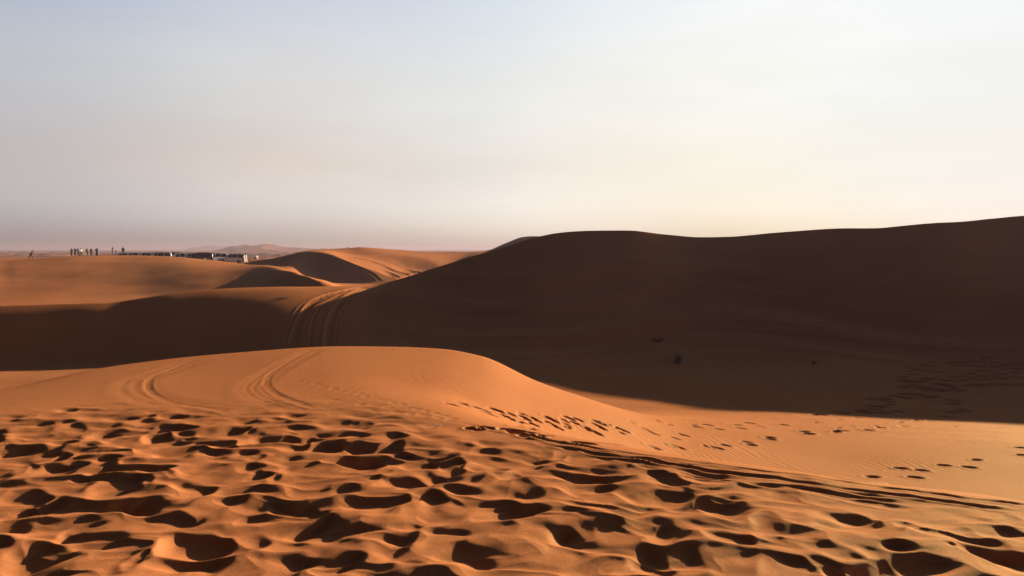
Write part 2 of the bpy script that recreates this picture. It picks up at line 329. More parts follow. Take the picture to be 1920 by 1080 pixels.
lit = [(590,472),(620,478),(530,478),(765,480),(735,477),(800,470),(880,456),(895,467),(965,441),(965,447),(1030,358),(980,375),(1015,394),(890,387),(845,393),(775,408),(730,391),(690,399),(1130,387),(1110,429),(1215,420),(1245,417),(1335,413),(1380,405),(1450,387),(1520,375),(1470,398),(410,414),(500,412),(530,428),(640,432),(310,420),(610,445)]
for x, y in lit: footprint(960+x*.5, 600+y*.5, ln=rng.uniform(.11, .15), ang=rng.uniform(-.3, .5), D=.034, rim=.2)
big = [(1190,297),(1140,348),(820,370),(775,420),(420,440),(485,412),(970,338),(1500,215),(1500,262),(120,48),(265,30),(650,50),(795,28),(780,40),(460,96),(540,82),(275,102),(230,112),(65,125),(690,73),(940,18),(25,110),(390,12),(680,357)]
for x, y in big: footprint(1500+x*.2778, 780+y*.2778, ln=rng.uniform(.11, .15), ang=rng.uniform(-.3, .6), D=.038, rim=.25)
shade = [(1300,165),(1370,170),(1230,200),(1130,215),(1110,240),(1190,232),(1145,260),(1080,275),(1065,293),(1120,297),(1190,303),(1245,290),(1150,320),(1090,330),(1180,332),(1250,335),(1240,348),(1085,365),(1170,368),(1100,388),(1270,384),(1215,388),(1005,378),(940,393),(880,398),(975,412),(975,438),(920,453),(860,450),(790,480),(880,472),(825,490),(930,495),(1030,485),(655,495),(500,513),(1425,408),(1425,428),(1460,460),(1490,478),(1420,492),(1370,520),(1320,242),(1420,170),(1480,160),(1550,150),(1610,150),(1650,125),(1710,160),(1790,170),(1830,165),(1890,170),(1500,185),(1450,200),(1560,185),(1620,200),(1700,195),(1770,190),(1850,190),(1760,225),(1820,215),(1880,215),(1690,245),(1610,240),(1540,255),(1480,270),(1420,280),(1360,300),(1420,300),(1320,318),(1380,325),(1410,338),(1340,350),(1450,352),(1500,298),(1550,290),(1600,292),(1660,297),(1720,270),(1770,262),(1840,255),(1890,250),(1620,275),(1700,285),(1780,290),(1850,285),(1540,330),(1580,322),(1640,328),(1690,318),(1760,325),(1830,330),(1880,325)]
for x, y in shade: footprint(1400+x*.2708, 640+y*.2708, ln=rng.uniform(.2, .3), ang=rng.uniform(-.5, .5), D=.13, rim=.08)
for k in range(19): footprint(560+k*16+rng.uniform(-3, 3), 714+k*3.9+rng.uniform(-2, 2), ln=rng.uniform(.06, .09), D=.005, rim=.2)    # old half filled trail over the mound
for k in range(11): footprint(604+k*24+rng.uniform(-4, 4), 747+k*4.2+rng.uniform(-2, 2), ln=rng.uniform(.06, .09), D=.0045, rim=.2)
for k in range(22): footprint(960+rng.uniform(-20, 40)*.5+k*43, 800+rng.uniform(-14, 6), ln=rng.uniform(.10, .14), D=.02)   # weathered strays on the flat
for x, y, ln, ang, D, rim in prints:
    m = ln*3; sl = window(x-m, x+m, y-m, y+m)
    dx = X[sl]-x; dy = YY[sl]-y; c, s = math.cos(ang), math.sin(ang)
    u = (dx*c+dy*s)/ln; v = (-dx*s+dy*c)/(ln*.62)
    q2 = u*u+v*v+.25*u*v
    Zd[sl] += -D*np.exp(-q2**2*1.2) + D*rim*np.exp(-((np.sqrt(q2)-1.45)/.35)**2)

# ---- wheel tracks
def polyline(pts, rmin=3.0, step=.25):
    w = np.array([ground_hit(px, py, rmin)[:2] for px, py in pts])
    t = np.concatenate([[0], np.cumsum(np.hypot(*np.diff(w, axis=0).T))])
    n = max(8, int(t[-1]/step)); q = np.linspace(0, t[-1], n)
    out = np.zeros((n, 2))
    for j in range(2):
        m, _ = pchip_slopes(t, w[:, j]); out[:, j] = hermite(t, w[:, j], m, m, q)
    return out
def track(pts, width, D, berm=.5, rmin=3.0, grooves=0, fade=.12, lumpy=.0, step=.25):
    P = polyline(pts, rmin, step); m = width*4+.2
    n = len(P)
    for k0 in range(0, n-1, 10):
        seg = P[k0:min(k0+11, n)]
        sl = window(seg[:, 0].min()-m, seg[:, 0].max()+m, seg[:, 1].min()-m, seg[:, 1].max()+m)
        x, y = X[sl], YY[sl]
        best = np.full(x.shape, 1e9); sg = np.zeros(x.shape); tt = np.zeros(x.shape)
        lo = max(k0-4, 0); hi = min(k0+15, n)
        for i in range(lo, hi-1):
            ax, ay = P[i]; bx, by = P[i+1]; dx, dy = bx-ax, by-ay; l2 = dx*dx+dy*dy+1e-9
            t = np.clip(((x-ax)*dx+(y-ay)*dy)/l2, 0, 1)
            ex, ey = x-ax-t*dx, y-ay-t*dy; d = ex*ex+ey*ey
            up_ = d < best
            best = np.where(up_, d, best); sg = np.where(up_, np.sign(dx*ey-dy*ex), sg); tt = np.where(up_, i+t, tt)
        own = (tt >= k0) & ((tt < k0+10) | (k0+10 >= n-1)) & (best < m*m)
        d = np.sqrt(best)*sg/width
        f = tt/(n-1); env = np.clip(np.minimum(f, 1-f)/fade, 0, 1); env = env*env*(3-2*env)
        prof = -D*np.exp(-np.abs(d)**4) + D*berm*np.exp(-((np.abs(d)-1.45)/.45)**2)
        if grooves: prof += -D*.22*np.exp(-np.abs(d)**4)*np.cos(d*grooves*math.pi)
        if lumpy: prof *= 1+lumpy*perlin(x*3.3, y*3.3)
        Zd[sl] += np.where(own, prof*env, 0)
track([(592,652.5),(565,668),(525,688),(492,708),(476,725),(488,742),(535,760),(605,778)], .20, .0045, .4, 6, 4, .10, .5)
track([(590,653),(548,674),(509,699),(500,718),(518,739),(558,757),(610,775)], .05, .003, .5, 6, 0, .08, .4)
track([(380,672),(320,692),(268,708),(252,724),(268,740),(330,758),(420,771)], .24, .0045, .4, 6, 3, .12, .5)
track([(375,672),(330,688),(288,704),(278,720),(288,738),(320,753),(380,764),(450,772)], .05, .003, .5, 6, 0, .10, .4)
for o, w, D in ((0, .22, .040), (-14, .10, .02), (13, .10, .02)):
    track([(547+o,652),(556+o,620),(566+o,594),(580+o,574),(606+o*.8,558),(650+o*.5,545),(688,538)], w, D, .6, 20, 3, .06, .4, .4)
for o, w, D in ((0, .20, .036), (12, .10, .02), (-34, .09, .016)):
    track([(615+o,654),(617+o,625),(622+o,598),(634+o,574),(655+o*.7,556),(676+o*.4,546),(694,539)], w, D, .6, 20, 3, .06, .4, .4)
# the long ruts along the brow on the right
track([(840,789),(960,812),(1100,838),(1300,869),(1500,893),(1700,919),(1920,947),(2200,985)], .04, .010, .6, 5, 0, .05, .9)
track([(1140,852),(1300,881),(1450,899),(1600,917),(1750,937),(1930,963)], .04, .010, .6, 4.5, 0, .08, .9)
track([(1100,853),(1250,882),(1400,905),(1520,922),(1640,943),(1725,958)], .06, .0085, .5, 4.5, 0, .08, 1.0)
track([(1230,884),(1380,905),(1500,917),(1600,929),(1700,941)], .035, .008, .6, 4.5, 0, .08, 1.0)
track([(1000,828),(1150,856),(1300,880),(1420,896)], .035, .008, .6, 4.5, 0, .1, .9)
# sweeping tracks over the second sunlit dune
for pts in ([(600,484),(640,491),(673,502),(700,516),(715,529)], [(610,480),(650,486),(690,498),(720,508),(750,524)], [(640,480),(690,490),(733,506),(755,514),(768,521)],
            [(590,487),(630,497),(660,510),(680,525)], [(700,484),(740,496),(775,509),(790,514)], [(625,477),(670,484),(710,495),(745,509),(770,519)]):
    track(pts, .26, .085, .9, 70, 0, .12, .5, .6)

# ---- wind ripples
rip = np.zeros_like(Zb)
jr0, jr1 = int(np.searchsorted(RR, 8)), int(np.searchsorted(RR, 34))
xr, yr = X[:, jr0:jr1], YY[:, jr0:jr1]
wv = perlin(xr/1.7, yr/1.7)*.30+perlin(xr/.55+9, yr/.55)*.075
phs = (xr*.93+yr*.36+wv)*2*math.pi/.17
ms = sstep(-.05, .45, perlin(xr/3.3+60, yr/2.4+8)+.25)*sstep(R(3), R(14), AZ)[:, None]
ms = np.maximum(ms, .35*sstep(.1, .5, perlin(xr/2.2+14, yr/1.6+70))*sstep(R(-16), R(-8), AZ)[:, None])
ms = ms*sstep(1.25, 1.6, RR[None, jr0:jr1]/fieldedge)
Zd[:, jr0:jr1] += ms*(.0028*np.sin(phs)+.0008*np.sin(phs*2+1))

Zt = Zb+Zd
def height(x, y):
    a = math.atan2(x, y); r = math.hypot(x, y)
    f = np.interp(a, AZ, np.arange(nA)); i = min(int(f), nA-2); w = f-i
    return float(np.interp(r, RR, Zt[i]*(1-w)+Zt[i+1]*w))

# ---- sand material
def sand_material():
    m = bpy.data.materials.new('red_sand'); m.use_nodes = True
    t = m.node_tree; b = t.nodes['Principled BSDF']; n = t.nodes; l = t.links
    t.nodes.remove(b); b = n.new('ShaderNodeBsdfDiffuse'); gl = n.new('ShaderNodeBsdfGlossy'); mxs = n.new('ShaderNodeMixShader')
    gl.inputs['Color'].default_value = (.8, .95, .62, 1); gl.inputs['Roughness'].default_value = .62; mxs.inputs[0].default_value = .016
    l.new(b.outputs[0], mxs.inputs[1]); l.new(gl.outputs[0], mxs.inputs[2]); l.new(mxs.outputs[0], n['Material Output'].inputs['Surface'])
    tc = n.new('ShaderNodeTexCoord')
    def noise(scale, detail=4, rough=.6):
        k = n.new('ShaderNodeTexNoise'); k.inputs['Scale'].default_value = scale; k.inputs['Detail'].default_value = detail; k.inputs['Roughness'].default_value = rough
        l.new(tc.outputs['Object'], k.inputs['Vector']); return k.outputs[0]
    def mixc(f, a, bb):
        k = n.new('ShaderNodeMix'); k.data_type = 'RGBA'
        l.new(f, k.inputs[0])
        for i, v in ((6, a), (7, bb)):
            if isinstance(v, tuple): k.inputs[i].default_value = v
            else: l.new(v, k.inputs[i])
        return k.outputs[2]
    def rng_(v, a, bb, c, d):
        k = n.new('ShaderNodeMapRange'); l.new(v, k.inputs[0])
        for i, x in enumerate((a, bb, c, d)): k.inputs[i+1].default_value = x
        return k.outputs[0]
    c1 = mixc(rng_(noise(.11, 5), .35, .65, 0, 1), (.385, .162, .067, 1), (.49, .225, .099, 1))
    c1b = mixc(rng_(noise(38, 5, .8), .35, .7, 0, .6), c1, (.31, .112, .040, 1))
    # beyond the dune field the colour is mixed darker and greyer with distance, in patches
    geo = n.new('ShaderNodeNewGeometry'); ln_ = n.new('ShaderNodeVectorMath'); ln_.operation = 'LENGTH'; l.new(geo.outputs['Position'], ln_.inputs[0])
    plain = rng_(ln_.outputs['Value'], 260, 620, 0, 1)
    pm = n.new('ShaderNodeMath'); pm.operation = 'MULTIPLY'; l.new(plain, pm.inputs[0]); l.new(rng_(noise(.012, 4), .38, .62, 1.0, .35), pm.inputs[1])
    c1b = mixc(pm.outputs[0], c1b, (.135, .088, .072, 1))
    c2 = mixc(rng_(noise(230, 2), .3, .7, 0, .45), c1b, (.25, .088, .032, 1))
    # thinly scattered pale grains, their glints painted as white specks in the colour
    v = n.new('ShaderNodeTexVoronoi'); v.inputs['Scale'].default_value = 26; l.new(tc.outputs['Object'], v.inputs['Vector'])
    near = n.new('ShaderNodeMath'); near.operation = 'LESS_THAN'; l.new(v.outputs['Distance'], near.inputs[0]); near.inputs[1].default_value = .085
    sc_ = n.new('ShaderNodeSeparateColor'); l.new(v.outputs['Color'], sc_.inputs[0])
    few = n.new('ShaderNodeMath'); few.operation = 'GREATER_THAN'; l.new(sc_.outputs[0], few.inputs[0]); few.inputs[1].default_value = .955
    gr = n.new('ShaderNodeMath'); gr.operation = 'MULTIPLY'; l.new(near.outputs[0], gr.inputs[0]); l.new(few.outputs[0], gr.inputs[1])
    c3 = mixc(gr.outputs[0], c2, (.8, .74, .66, 1))
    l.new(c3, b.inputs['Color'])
    bp = n.new('ShaderNodeBump'); bp.inputs['Strength'].default_value = .6; bp.inputs['Distance'].default_value = .007
    l.new(noise(140, 3, .7), bp.inputs['Height'])
    bp2 = n.new('ShaderNodeBump'); bp2.inputs['Strength'].default_value = .25; bp2.inputs['Distance'].default_value = .02
    l.new(noise(9, 5, .65), bp2.inputs['Height']); l.new(bp.outputs[0], bp2.inputs['Normal'])
    l.new(bp2.outputs[0], b.inputs['Normal']); l.new(bp2.outputs[0], gl.inputs['Normal'])
    return m
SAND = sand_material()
def grid_mesh(name, V, na, nr, wrap, m, centre=None):
    nv = len(V)
    I = np.arange(na*nr).reshape(na, nr)
    J = np.roll(I, -1, 0) if wrap else I[1:]
    A = I if wrap else I[:-1]
    q = np.stack([A[:, :-1], A[:, 1:], J[:, 1:], J[:, :-1]], -1).reshape(-1, 4)[:, ::1]
    loops = q.reshape(-1); starts = np.arange(0, len(loops), 4); 
    if centre is not None:
        V = np.concatenate([V, [centre]]); tri = np.stack([A[:, 0], J[:, 0], np.full(len(A), nv)], -1)
        starts = np.concatenate([starts, len(loops)+np.arange(0, 3*len(tri), 3)]); loops = np.concatenate([loops, tri.reshape(-1)])
    me = bpy.data.meshes.new(name)
    me.vertices.add(len(V)); me.vertices.foreach_set('co', V.astype(np.float32).ravel())
    me.loops.add(len(loops)); me.loops.foreach_set('vertex_index', loops.astype(np.int32))
    me.polygons.add(len(starts)); me.polygons.foreach_set('loop_start', starts.astype(np.int32))
    me.update(calc_edges=True)
    me.polygons.foreach_set('use_smooth', np.ones(len(starts), dtype=bool))
    me.materials.append(m)
    o = bpy.data.objects.new(name, me); COL.objects.link(o); return o
# quads run az -> r; orientation: up faces
V = np.stack([X, YY, Zt], -1).reshape(-1, 3)
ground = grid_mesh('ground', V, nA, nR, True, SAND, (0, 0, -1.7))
tag(ground, 'orange desert sand in rolling dunes, trampled in front', 'sand', kind='structure')

# ---------------------------------------------------------------- far hills
def hills(name, label, prof, r0, r1, seed):
    npx, nr_ = 260, 70
    pxs = np.linspace(prof[0][0], prof[-1][0], npx)
    tops = np.interp(pxs, [p[0] for p in prof], [p[1] for p in prof])
    k = np.hanning(9); k /= k.sum(); tops = np.convolve(np.pad(tops, 4, 'edge'), k, 'valid')
    rc = .55*r0+.45*r1
    Vv = np.zeros((npx, nr_, 3)); tt = np.linspace(0, 1, nr_)
    for i, (px, top) in enumerate(zip(pxs, tops)):
        a, t = az_tan(px, top); r = r0+(r1-r0)*tt
        h = max(rc*t+8.5, 0)
        env = np.sin(np.pi*np.clip(tt/.9, 0, 1)*.5)**1.0*np.where(tt > .55, np.cos((tt-.55)/.45*math.pi/2), 1)**.8
        x, y = math.sin(a)*r, math.cos(a)*r
        n = 1-np.abs(perlin(x/95+seed, y/150+seed*2))*1.4+perlin(x/42+seed, y/75)*.45
        edge = min(1, (px-pxs[0])/25, (pxs[-1]-px)/25)
        Vv[i, :, 0] = x; Vv[i, :, 1] = y; Vv[i, :, 2] = -9.2+h*1.28*env*(.45+.6*n)*max(edge, 0)
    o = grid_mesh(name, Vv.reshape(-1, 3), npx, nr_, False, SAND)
    return tag(o, label, 'hills', kind='structure')
hills('hills', 'hazy sand hills rising behind the parked cars', [(370, 473), (410, 468), (440, 462), (470, 460.5), (492, 459), (515, 461), (540, 464), (570, 465.5), (610, 467), (680, 469)], 1000, 2300, 3)
hills('hills', 'palest hills far behind the cars on the left', [(330, 468), (360, 465), (385, 462), (405, 461), (430, 463), (470, 462), (520, 466)], 3000, 4200, 8)

# ---------------------------------------------------------------- small builders
def mesh_obj(name, bm, m, parent=None, smooth=True, bevel=0):
    me = bpy.data.meshes.new(name)
    bmesh.ops.recalc_face_normals(bm, faces=bm.faces[:])
    bm.to_mesh(me); bm.free()
    if smooth: me.polygons.foreach_set('use_smooth', [True]*len(me.polygons))
    me.materials.append(m)
    o = bpy.data.objects.new(name, me); COL.objects.link(o)
    if parent: o.parent = parent
    return o
def tube(bm, pts, rad, n=8):
    rings = []
    for i, p in enumerate(pts):
        p = Vector(p); d = (Vector(pts[min(i+1, len(pts)-1)])-Vector(pts[max(i-1, 0)]))
        if d.length < 1e-6: d = Vector((0, 0, 1))
        q = d.to_track_quat('Z', 'Y'); r = rad[i] if hasattr(rad, '__len__') else rad
        rings.append([bm.verts.new(p+q @ Vector((r*math.cos(2*math.pi*k/n), r*math.sin(2*math.pi*k/n), 0))) for k in range(n)])
    for a, b in zip(rings, rings[1:]):
        for k in range(n): bm.faces.new((a[k], a[(k+1) % n], b[(k+1) % n], b[k]))
    bm.faces.new(rings[0][::-1]); bm.faces.new(rings[-1])
def ellip(bm, c, r, seg=12):
    res = bmesh.ops.create_uvsphere(bm, u_segments=seg, v_segments=max(6, seg*2//3), radius=1)
    for v in res['verts']: v.co = Vector((c[0]+v.co.x*r[0], c[1]+v.co.y*r[1], c[2]+v.co.z*r[2]))
def box(bm, c, s, bev=0.0):
    res = bmesh.ops.create_cube(bm, size=1)
    for v in res['verts']: v.co = Vector((c[0]+v.co.x*s[0], c[1]+v.co.y*s[1], c[2]+v.co.z*s[2]))
    if bev:
        ed = {e for v in res['verts'] for e in v.link_edges}
        bmesh.ops.bevel(bm, geom=list(ed), offset=bev, segments=2, affect='EDGES')
def empty(name, loc, rz=0):
    o = bpy.data.objects.new(name, None); COL.objects.link(o); o.location = loc; o.rotation_euler = (0, 0, rz); o.empty_display_size = .2
    return o
def skinned(name, chain, radii_, m, parent, root=0, sub=1):
    pts = list(chain['v']); me = bpy.data.meshes.new(name); me.from_pydata(pts, chain['e'], [])
    o = bpy.data.objects.new(name, me); COL.objects.link(o)
    md = o.modifiers.new('s', 'SKIN')
    sk = me.skin_vertices[0].data
    for i, r in enumerate(radii_):
        sk[i].radius = r if hasattr(r, '__len__') else (r, r)
        sk[i].use_root = (i == root)
    md.branch_smoothing = .4
    s = o.modifiers.new('u', 'SUBSURF'); s.levels = sub; s.render_levels = sub
    dg = bpy.context.evaluated_depsgraph_get(); dg.update()
    new = bpy.data.meshes.new_from_object(o.evaluated_get(dg))
    bpy.data.objects.remove(o); bpy.data.meshes.remove(me)
    new.name = name; new.materials.clear(); new.materials.append(m)
    new.polygons.foreach_set('use_smooth', [True]*len(new.polygons))
    o = bpy.data.objects.new(name, new); COL.objects.link(o); o.parent = parent
    return o

# ---------------------------------------------------------------- people
SKIN = mat('sun_tanned_skin', (.22, .12, .075), .6)
HAIR = mat('dark_hair', (.012, .010, .009), .6)
BLACK = mat('black_cloth', (.010, .010, .011), .9); NAVY = mat('navy_cloth', (.014, .018, .034), .9)
BROWN = mat('brown_cloth', (.045, .028, .018), .9); WHITE = mat('white_cotton', (.72, .70, .67), .85)
JEANS = mat('washed_denim', (.16, .20, .29), .9); LILAC = mat('pale_lilac_cotton', (.55, .48, .60), .85)
OLIVE = mat('dark_olive_cloth', (.020, .024, .016), .9); CHILDB = mat('tan_cloth', (.13, .085, .055), .9)
BAG = mat('dark_bag_nylon', (.015, .014, .016), .8)
def person(label, group, px, r, rz, top, bottom, pose=None, robe=None, scarf=None, scale=1.0, bag=False):
    a, _ = az_tan(px, 475); x, y = math.sin(a)*r, math.cos(a)*r
    root = empty('person', (x, y, height(x, y)), rz); root.scale = (scale,)*3
    tag(root, label, 'person', group)
    J = dict(pelvis=(0, 0, .94), waist=(0, .0, 1.08), chest=(0, -.01, 1.30), neck=(0, 0, 1.47), head=(0, .03, 1.60), crown=(0, .02, 1.69),
             shl=(-.18, 0, 1.42), shr=(.18, 0, 1.42), ell=(-.25, -.03, 1.14), elr=(.25, -.03, 1.14), wrl=(-.24, .07, .90), wrr=(.24, .07, .90),
             hil=(-.09, 0, .90), hir=(.09, 0, .90), knl=(-.10, .02, .50), knr=(.10, .02, .50), anl=(-.11, -.02, .09), anr=(.11, -.02, .09), tol=(-.13, .13, .03), tor=(.13, .13, .03))
    if pose: J.update(pose)
    K = list(J); I = {k: i for i, k in enumerate(K)}
    E_ = [('pelvis', 'waist'), ('waist', 'chest'), ('chest', 'neck'), ('neck', 'head'), ('head', 'crown'), ('chest', 'shl'), ('chest', 'shr'), ('shl', 'ell'), ('shr', 'elr'), ('ell', 'wrl'), ('elr', 'wrr'),
          ('pelvis', 'hil'), ('pelvis', 'hir'), ('hil', 'knl'), ('hir', 'knr'), ('knl', 'anl'), ('knr', 'anr'), ('anl', 'tol'), ('anr', 'tor')]
    RD = dict(pelvis=(.13, .10), waist=(.115, .085), chest=(.15, .10), neck=.055, head=(.082, .10), crown=.055, shl=.06, shr=.06, ell=.042, elr=.042, wrl=.028, wrr=.028,
              hil=.085, hir=.085, knl=.056, knr=.056, anl=.038, anr=.038, tol=.032, tor=.032)
    ch = dict(v=[J[k] for k in K], e=[(I[a_], I[b_]) for a_, b_ in E_])
    body = skinned('body', ch, [RD[k] for k in K], SKIN, root)
    # face, ears and hands join the body mesh
    bm = bmesh.new(); bm.from_mesh(body.data)
    hd = Vector(J['head']); nk = Vector(J['neck'])
    ellip(bm, hd+Vector((0, .102, -.015)), (.012, .020, .020), 8)
    ellip(bm, hd+Vector((0, .085, -.055)), (.026, .012, .007), 8)
    for s in (-1, 1):
        ellip(bm, hd+Vector((s*.082, 0, -.005)), (.012, .020, .030), 8); ellip(bm, hd+Vector((s*.032, .088, .018)), (.014, .009, .008), 8)
    for w, e, s in (('wrl', 'ell', -1), ('wrr', 'elr', 1)):
        W = Vector(J[w]); d = (W-Vector(J[e])).normalized(); side = d.cross(Vector((0, 1, .3))).normalized(); nrm = side.cross(d)
        tube(bm, [W-d*.01, W+d*.05, W+d*.095], [.026, .040, .036], 8)
        for q, (o_, l_) in enumerate(((-.030, .055), (-.010, .070), (.010, .066), (.029, .052))):
            p = W+d*.09+side*o_; tube(bm, [p, p+d*l_*.55+nrm*.006, p+d*l_+nrm*.022], [.0095, .0085, .006], 6)
        p = W+d*.035+side*.036*s; tube(bm, [p, p+side*s*.022+d*.03, p+side*s*.026+d*.062], [.011, .010, .007], 6)
    bm.to_mesh(body.data); bm.free(); body.data.polygons.foreach_set('use_smooth', [True]*len(body.data.polygons))
    if scarf:
        bm = bmesh.new(); ellip(bm, hd+Vector((0, -.02, .035)), (.108, .115, .105), 12)
        tube(bm, [hd+Vector((0, -.06, .02)), nk+Vector((0, -.05, .02)), nk+Vector((0, -.07, -.14))], [.10, .12, .15], 10)
        mesh_obj('headscarf', bm, scarf, root)
    else:
        bm = bmesh.new(); ellip(bm, hd+Vector((0, -.022, .040)), (.098, .105, .085), 12); mesh_obj('hair', bm, HAIR, root)
    def sub(keys, grow, nm, m_):
        ix = {k: i for i, k in enumerate(keys)}
        c = dict(v=[J[k] for k in keys], e=[(ix[a_], ix[b_]) for a_, b_ in E_ if a_ in ix and b_ in ix])
        rr = []
        for k in keys:
            q = RD[k]; rr.append(tuple(v*1.06+grow for v in q) if hasattr(q, '__len__') else (q*1.06+grow,)*2)
        return skinned(nm, c, rr, m_, root)
    if robe:
        pl = Vector(J['pelvis']); sh = Vector(J['chest']); f = (Vector(J['anl'])+Vector(J['anr']))/2
        bm = bmesh.new(); rings = []
        for t_, (c, rx, ry) in enumerate(((nk+Vector((0, 0, -.02)), .075, .07), (sh+Vector((0, 0, .10)), .205, .12), (sh, .205, .145), (pl+Vector((0, 0, .12)), .185, .15), (pl+Vector((0, 0, -.08)), .21, .18), ((pl+f)/2, .24, .20), (f+Vector((0, .02, .10)), .27, .24), (f+Vector((0, .02, .02)), .275, .245))):
            rings.append([bm.verts.new(c+Vector((rx*math.cos(2*math.pi*k/20)*(1+.05*math.sin(k*2.3+t_)*(t_ > 3)), ry*math.sin(2*math.pi*k/20), 0))) for k in range(20)])
        for p, q in zip(rings, rings[1:]):
            for k in range(20): bm.faces.new((p[k], p[(k+1) % 20], q[(k+1) % 20], q[k]))
        bm.faces.new(rings[0]); bm.faces.new(rings[-1])
        for s, e, w in (('shl', 'ell', 'wrl'), ('shr', 'elr', 'wrr')):
            W = Vector(J[w]); tube(bm, [J[s], J[e], W-(W-Vector(J[e]))*.08], [.085, .075, .070], 10)
        mesh_obj('robe', bm, robe, root)
    else:
        sub(['pelvis', 'waist', 'chest', 'shl', 'shr', 'ell', 'elr'], .016, 'shirt', top)
        sub(['pelvis', 'hil', 'hir', 'knl', 'knr', 'anl', 'anr'], .014, 'trousers', bottom)
        for an, to in (('anl', 'tol'), ('anr', 'tor')):
            bm = bmesh.new(); A, T = Vector(J[an]), Vector(J[to]); tube(bm, [A+Vector((0, -.05, -.045)), A+Vector((0, .0, -.04)), T, T+(T-A).normalized()*.05], [.04, .05, .045, .025], 8); mesh_obj('shoe', bm, BLACK, root)
    if bag:
        bm = bmesh.new(); c = Vector(J['chest'])+Vector((0, -.20, -.02)); box(bm, c, (.30, .17, .44), .05); mesh_obj('backpack_panel', bm, BAG, root)
    return root
PG = 'people on the dune crest on the left'
lean = dict(pelvis=(0, -.04, .88), waist=(0, .06, 1.00), chest=(0, .22, 1.18), neck=(0, .33, 1.30), head=(0, .44, 1.38), crown=(0, .50, 1.45), shl=(-.17, .28, 1.24), shr=(.17, .28, 1.24), ell=(-.22, .22, .98), elr=(.22, .36, .98), wrl=(-.2, .40, .86), wrr=(.2, .52, .84),
            hil=(-.09, -.04, .85), hir=(.09, -.04, .85), knl=(-.09, .10, .48), knr=(.09, -.16, .47), anl=(-.09, .12, .10), anr=(.09, -.50, .13), tol=(-.09, .26, .05), tor=(.09, -.38, .03))
person('lone hiker in black bending forward and striding uphill, apart from the others on the left', PG, 58.5, 144.5, R(-100), BLACK, BLACK, lean)
hips = dict(ell=(-.36, -.06, 1.18), elr=(.36, -.06, 1.18), wrl=(-.20, .08, 1.02), wrr=(.20, .08, 1.02))
phone = dict(ell=(-.24, .14, 1.20), elr=(.24, .14, 1.20), wrl=(-.07, .30, 1.45), wrr=(.07, .30, 1.45))
bent = dict(elr=(.27, .02, 1.16), wrr=(.22, .24, 1.14))
cross = dict(ell=(-.27, .08, 1.18), elr=(.27, .08, 1.18), wrl=(.04, .20, 1.18), wrr=(-.04, .21, 1.22))
reach = dict(ell=(-.34, .05, 1.25), elr=(.38, .04, 1.24), wrl=(-.26, .2, 1.14), wrr=(.55, .12, 1.16))
step_ = dict(knl=(-.10, .16, .50), anl=(-.11, .22, .09), tol=(-.12, .37, .03), anr=(.11, -.20, .10), tor=(.12, -.06, .03))
person('slim person in black with one forearm raised, leftmost of the close group of four', PG, 134.6, 162, R(165), BLACK, BLACK, bent)
person('person in dark navy jacket standing with elbows out, second in the group of four', PG, 141.2, 163, R(180), NAVY, BLACK, reach)
person('person in navy jacket with a dark backpack beside the one in white', PG, 147.2, 161.5, R(-60), NAVY, BLACK, step_, bag=True)
person('person in white shirt and dark trousers at the right of the group of four', PG, 152.6, 163, R(-90), WHITE, BROWN, step_)
person('person in dark olive jacket carrying a bulky backpack, left of a pair', PG, 164.2, 162, R(-70), OLIVE, BROWN, cross, bag=True)
person('person in black with hands on hips, right of a pair', PG, 171.4, 162.5, R(180), BLACK, BLACK, hips)
person('person in a long black robe and headscarf raising an arm to the face', PG, 182.4, 160, R(70), BLACK, BLACK, phone, robe=BLACK, scarf=BLACK)
person('photographer in black top and pale jeans holding a camera up, left of the cars', PG, 211.2, 174, R(-50), BLACK, JEANS, phone)
person('small child in tan clothes between two standing adults by the first car', PG, 218.0, 178.5, R(150), CHILDB, CHILDB, None, scale=.66)
person('person in a long dark brown coat behind the roof of the first car', PG, 231.2, 175, R(-150), BROWN, BLACK, bent, robe=BROWN)
WG = 'people in pale clothes beside the cars'
person('person in white robe half hidden at the open tailgate of the last white car', WG, 457.3, 149.0, R(95), WHITE, WHITE, bent, robe=WHITE)
person('person in white robe standing right behind the open tailgate', WG, 461.2, 149.8, R(110), WHITE, WHITE, cross, robe=WHITE)
sit = dict(pelvis=(0, -.10, .42), waist=(0, -.06, .56), chest=(0, 0, .78), neck=(0, .06, .94), head=(0, .10, 1.07), crown=(0, .10, 1.16), shl=(-.18, .02, .90), shr=(.18, .02, .90), ell=(-.24, .18, .70), elr=(.24, .18, .70), wrl=(-.14, .38, .62), wrr=(.14, .38, .62),
           hil=(-.10, -.08, .40), hir=(.10, -.08, .40), knl=(-.14, .32, .52), knr=(.14, .32, .52), anl=(-.13, .16, .09), anr=(.13, .16, .09), tol=(-.14, .30, .03), tor=(.14, .30, .03))
person('crouching person with dark hair and lilac top on open sand right of the cars', WG, 479.6, 166, R(60), LILAC, NAVY, sit)
person('person in pale shirt crouching right of the one in lilac', WG, 482.4, 167, R(80), WHITE, WHITE, sit)

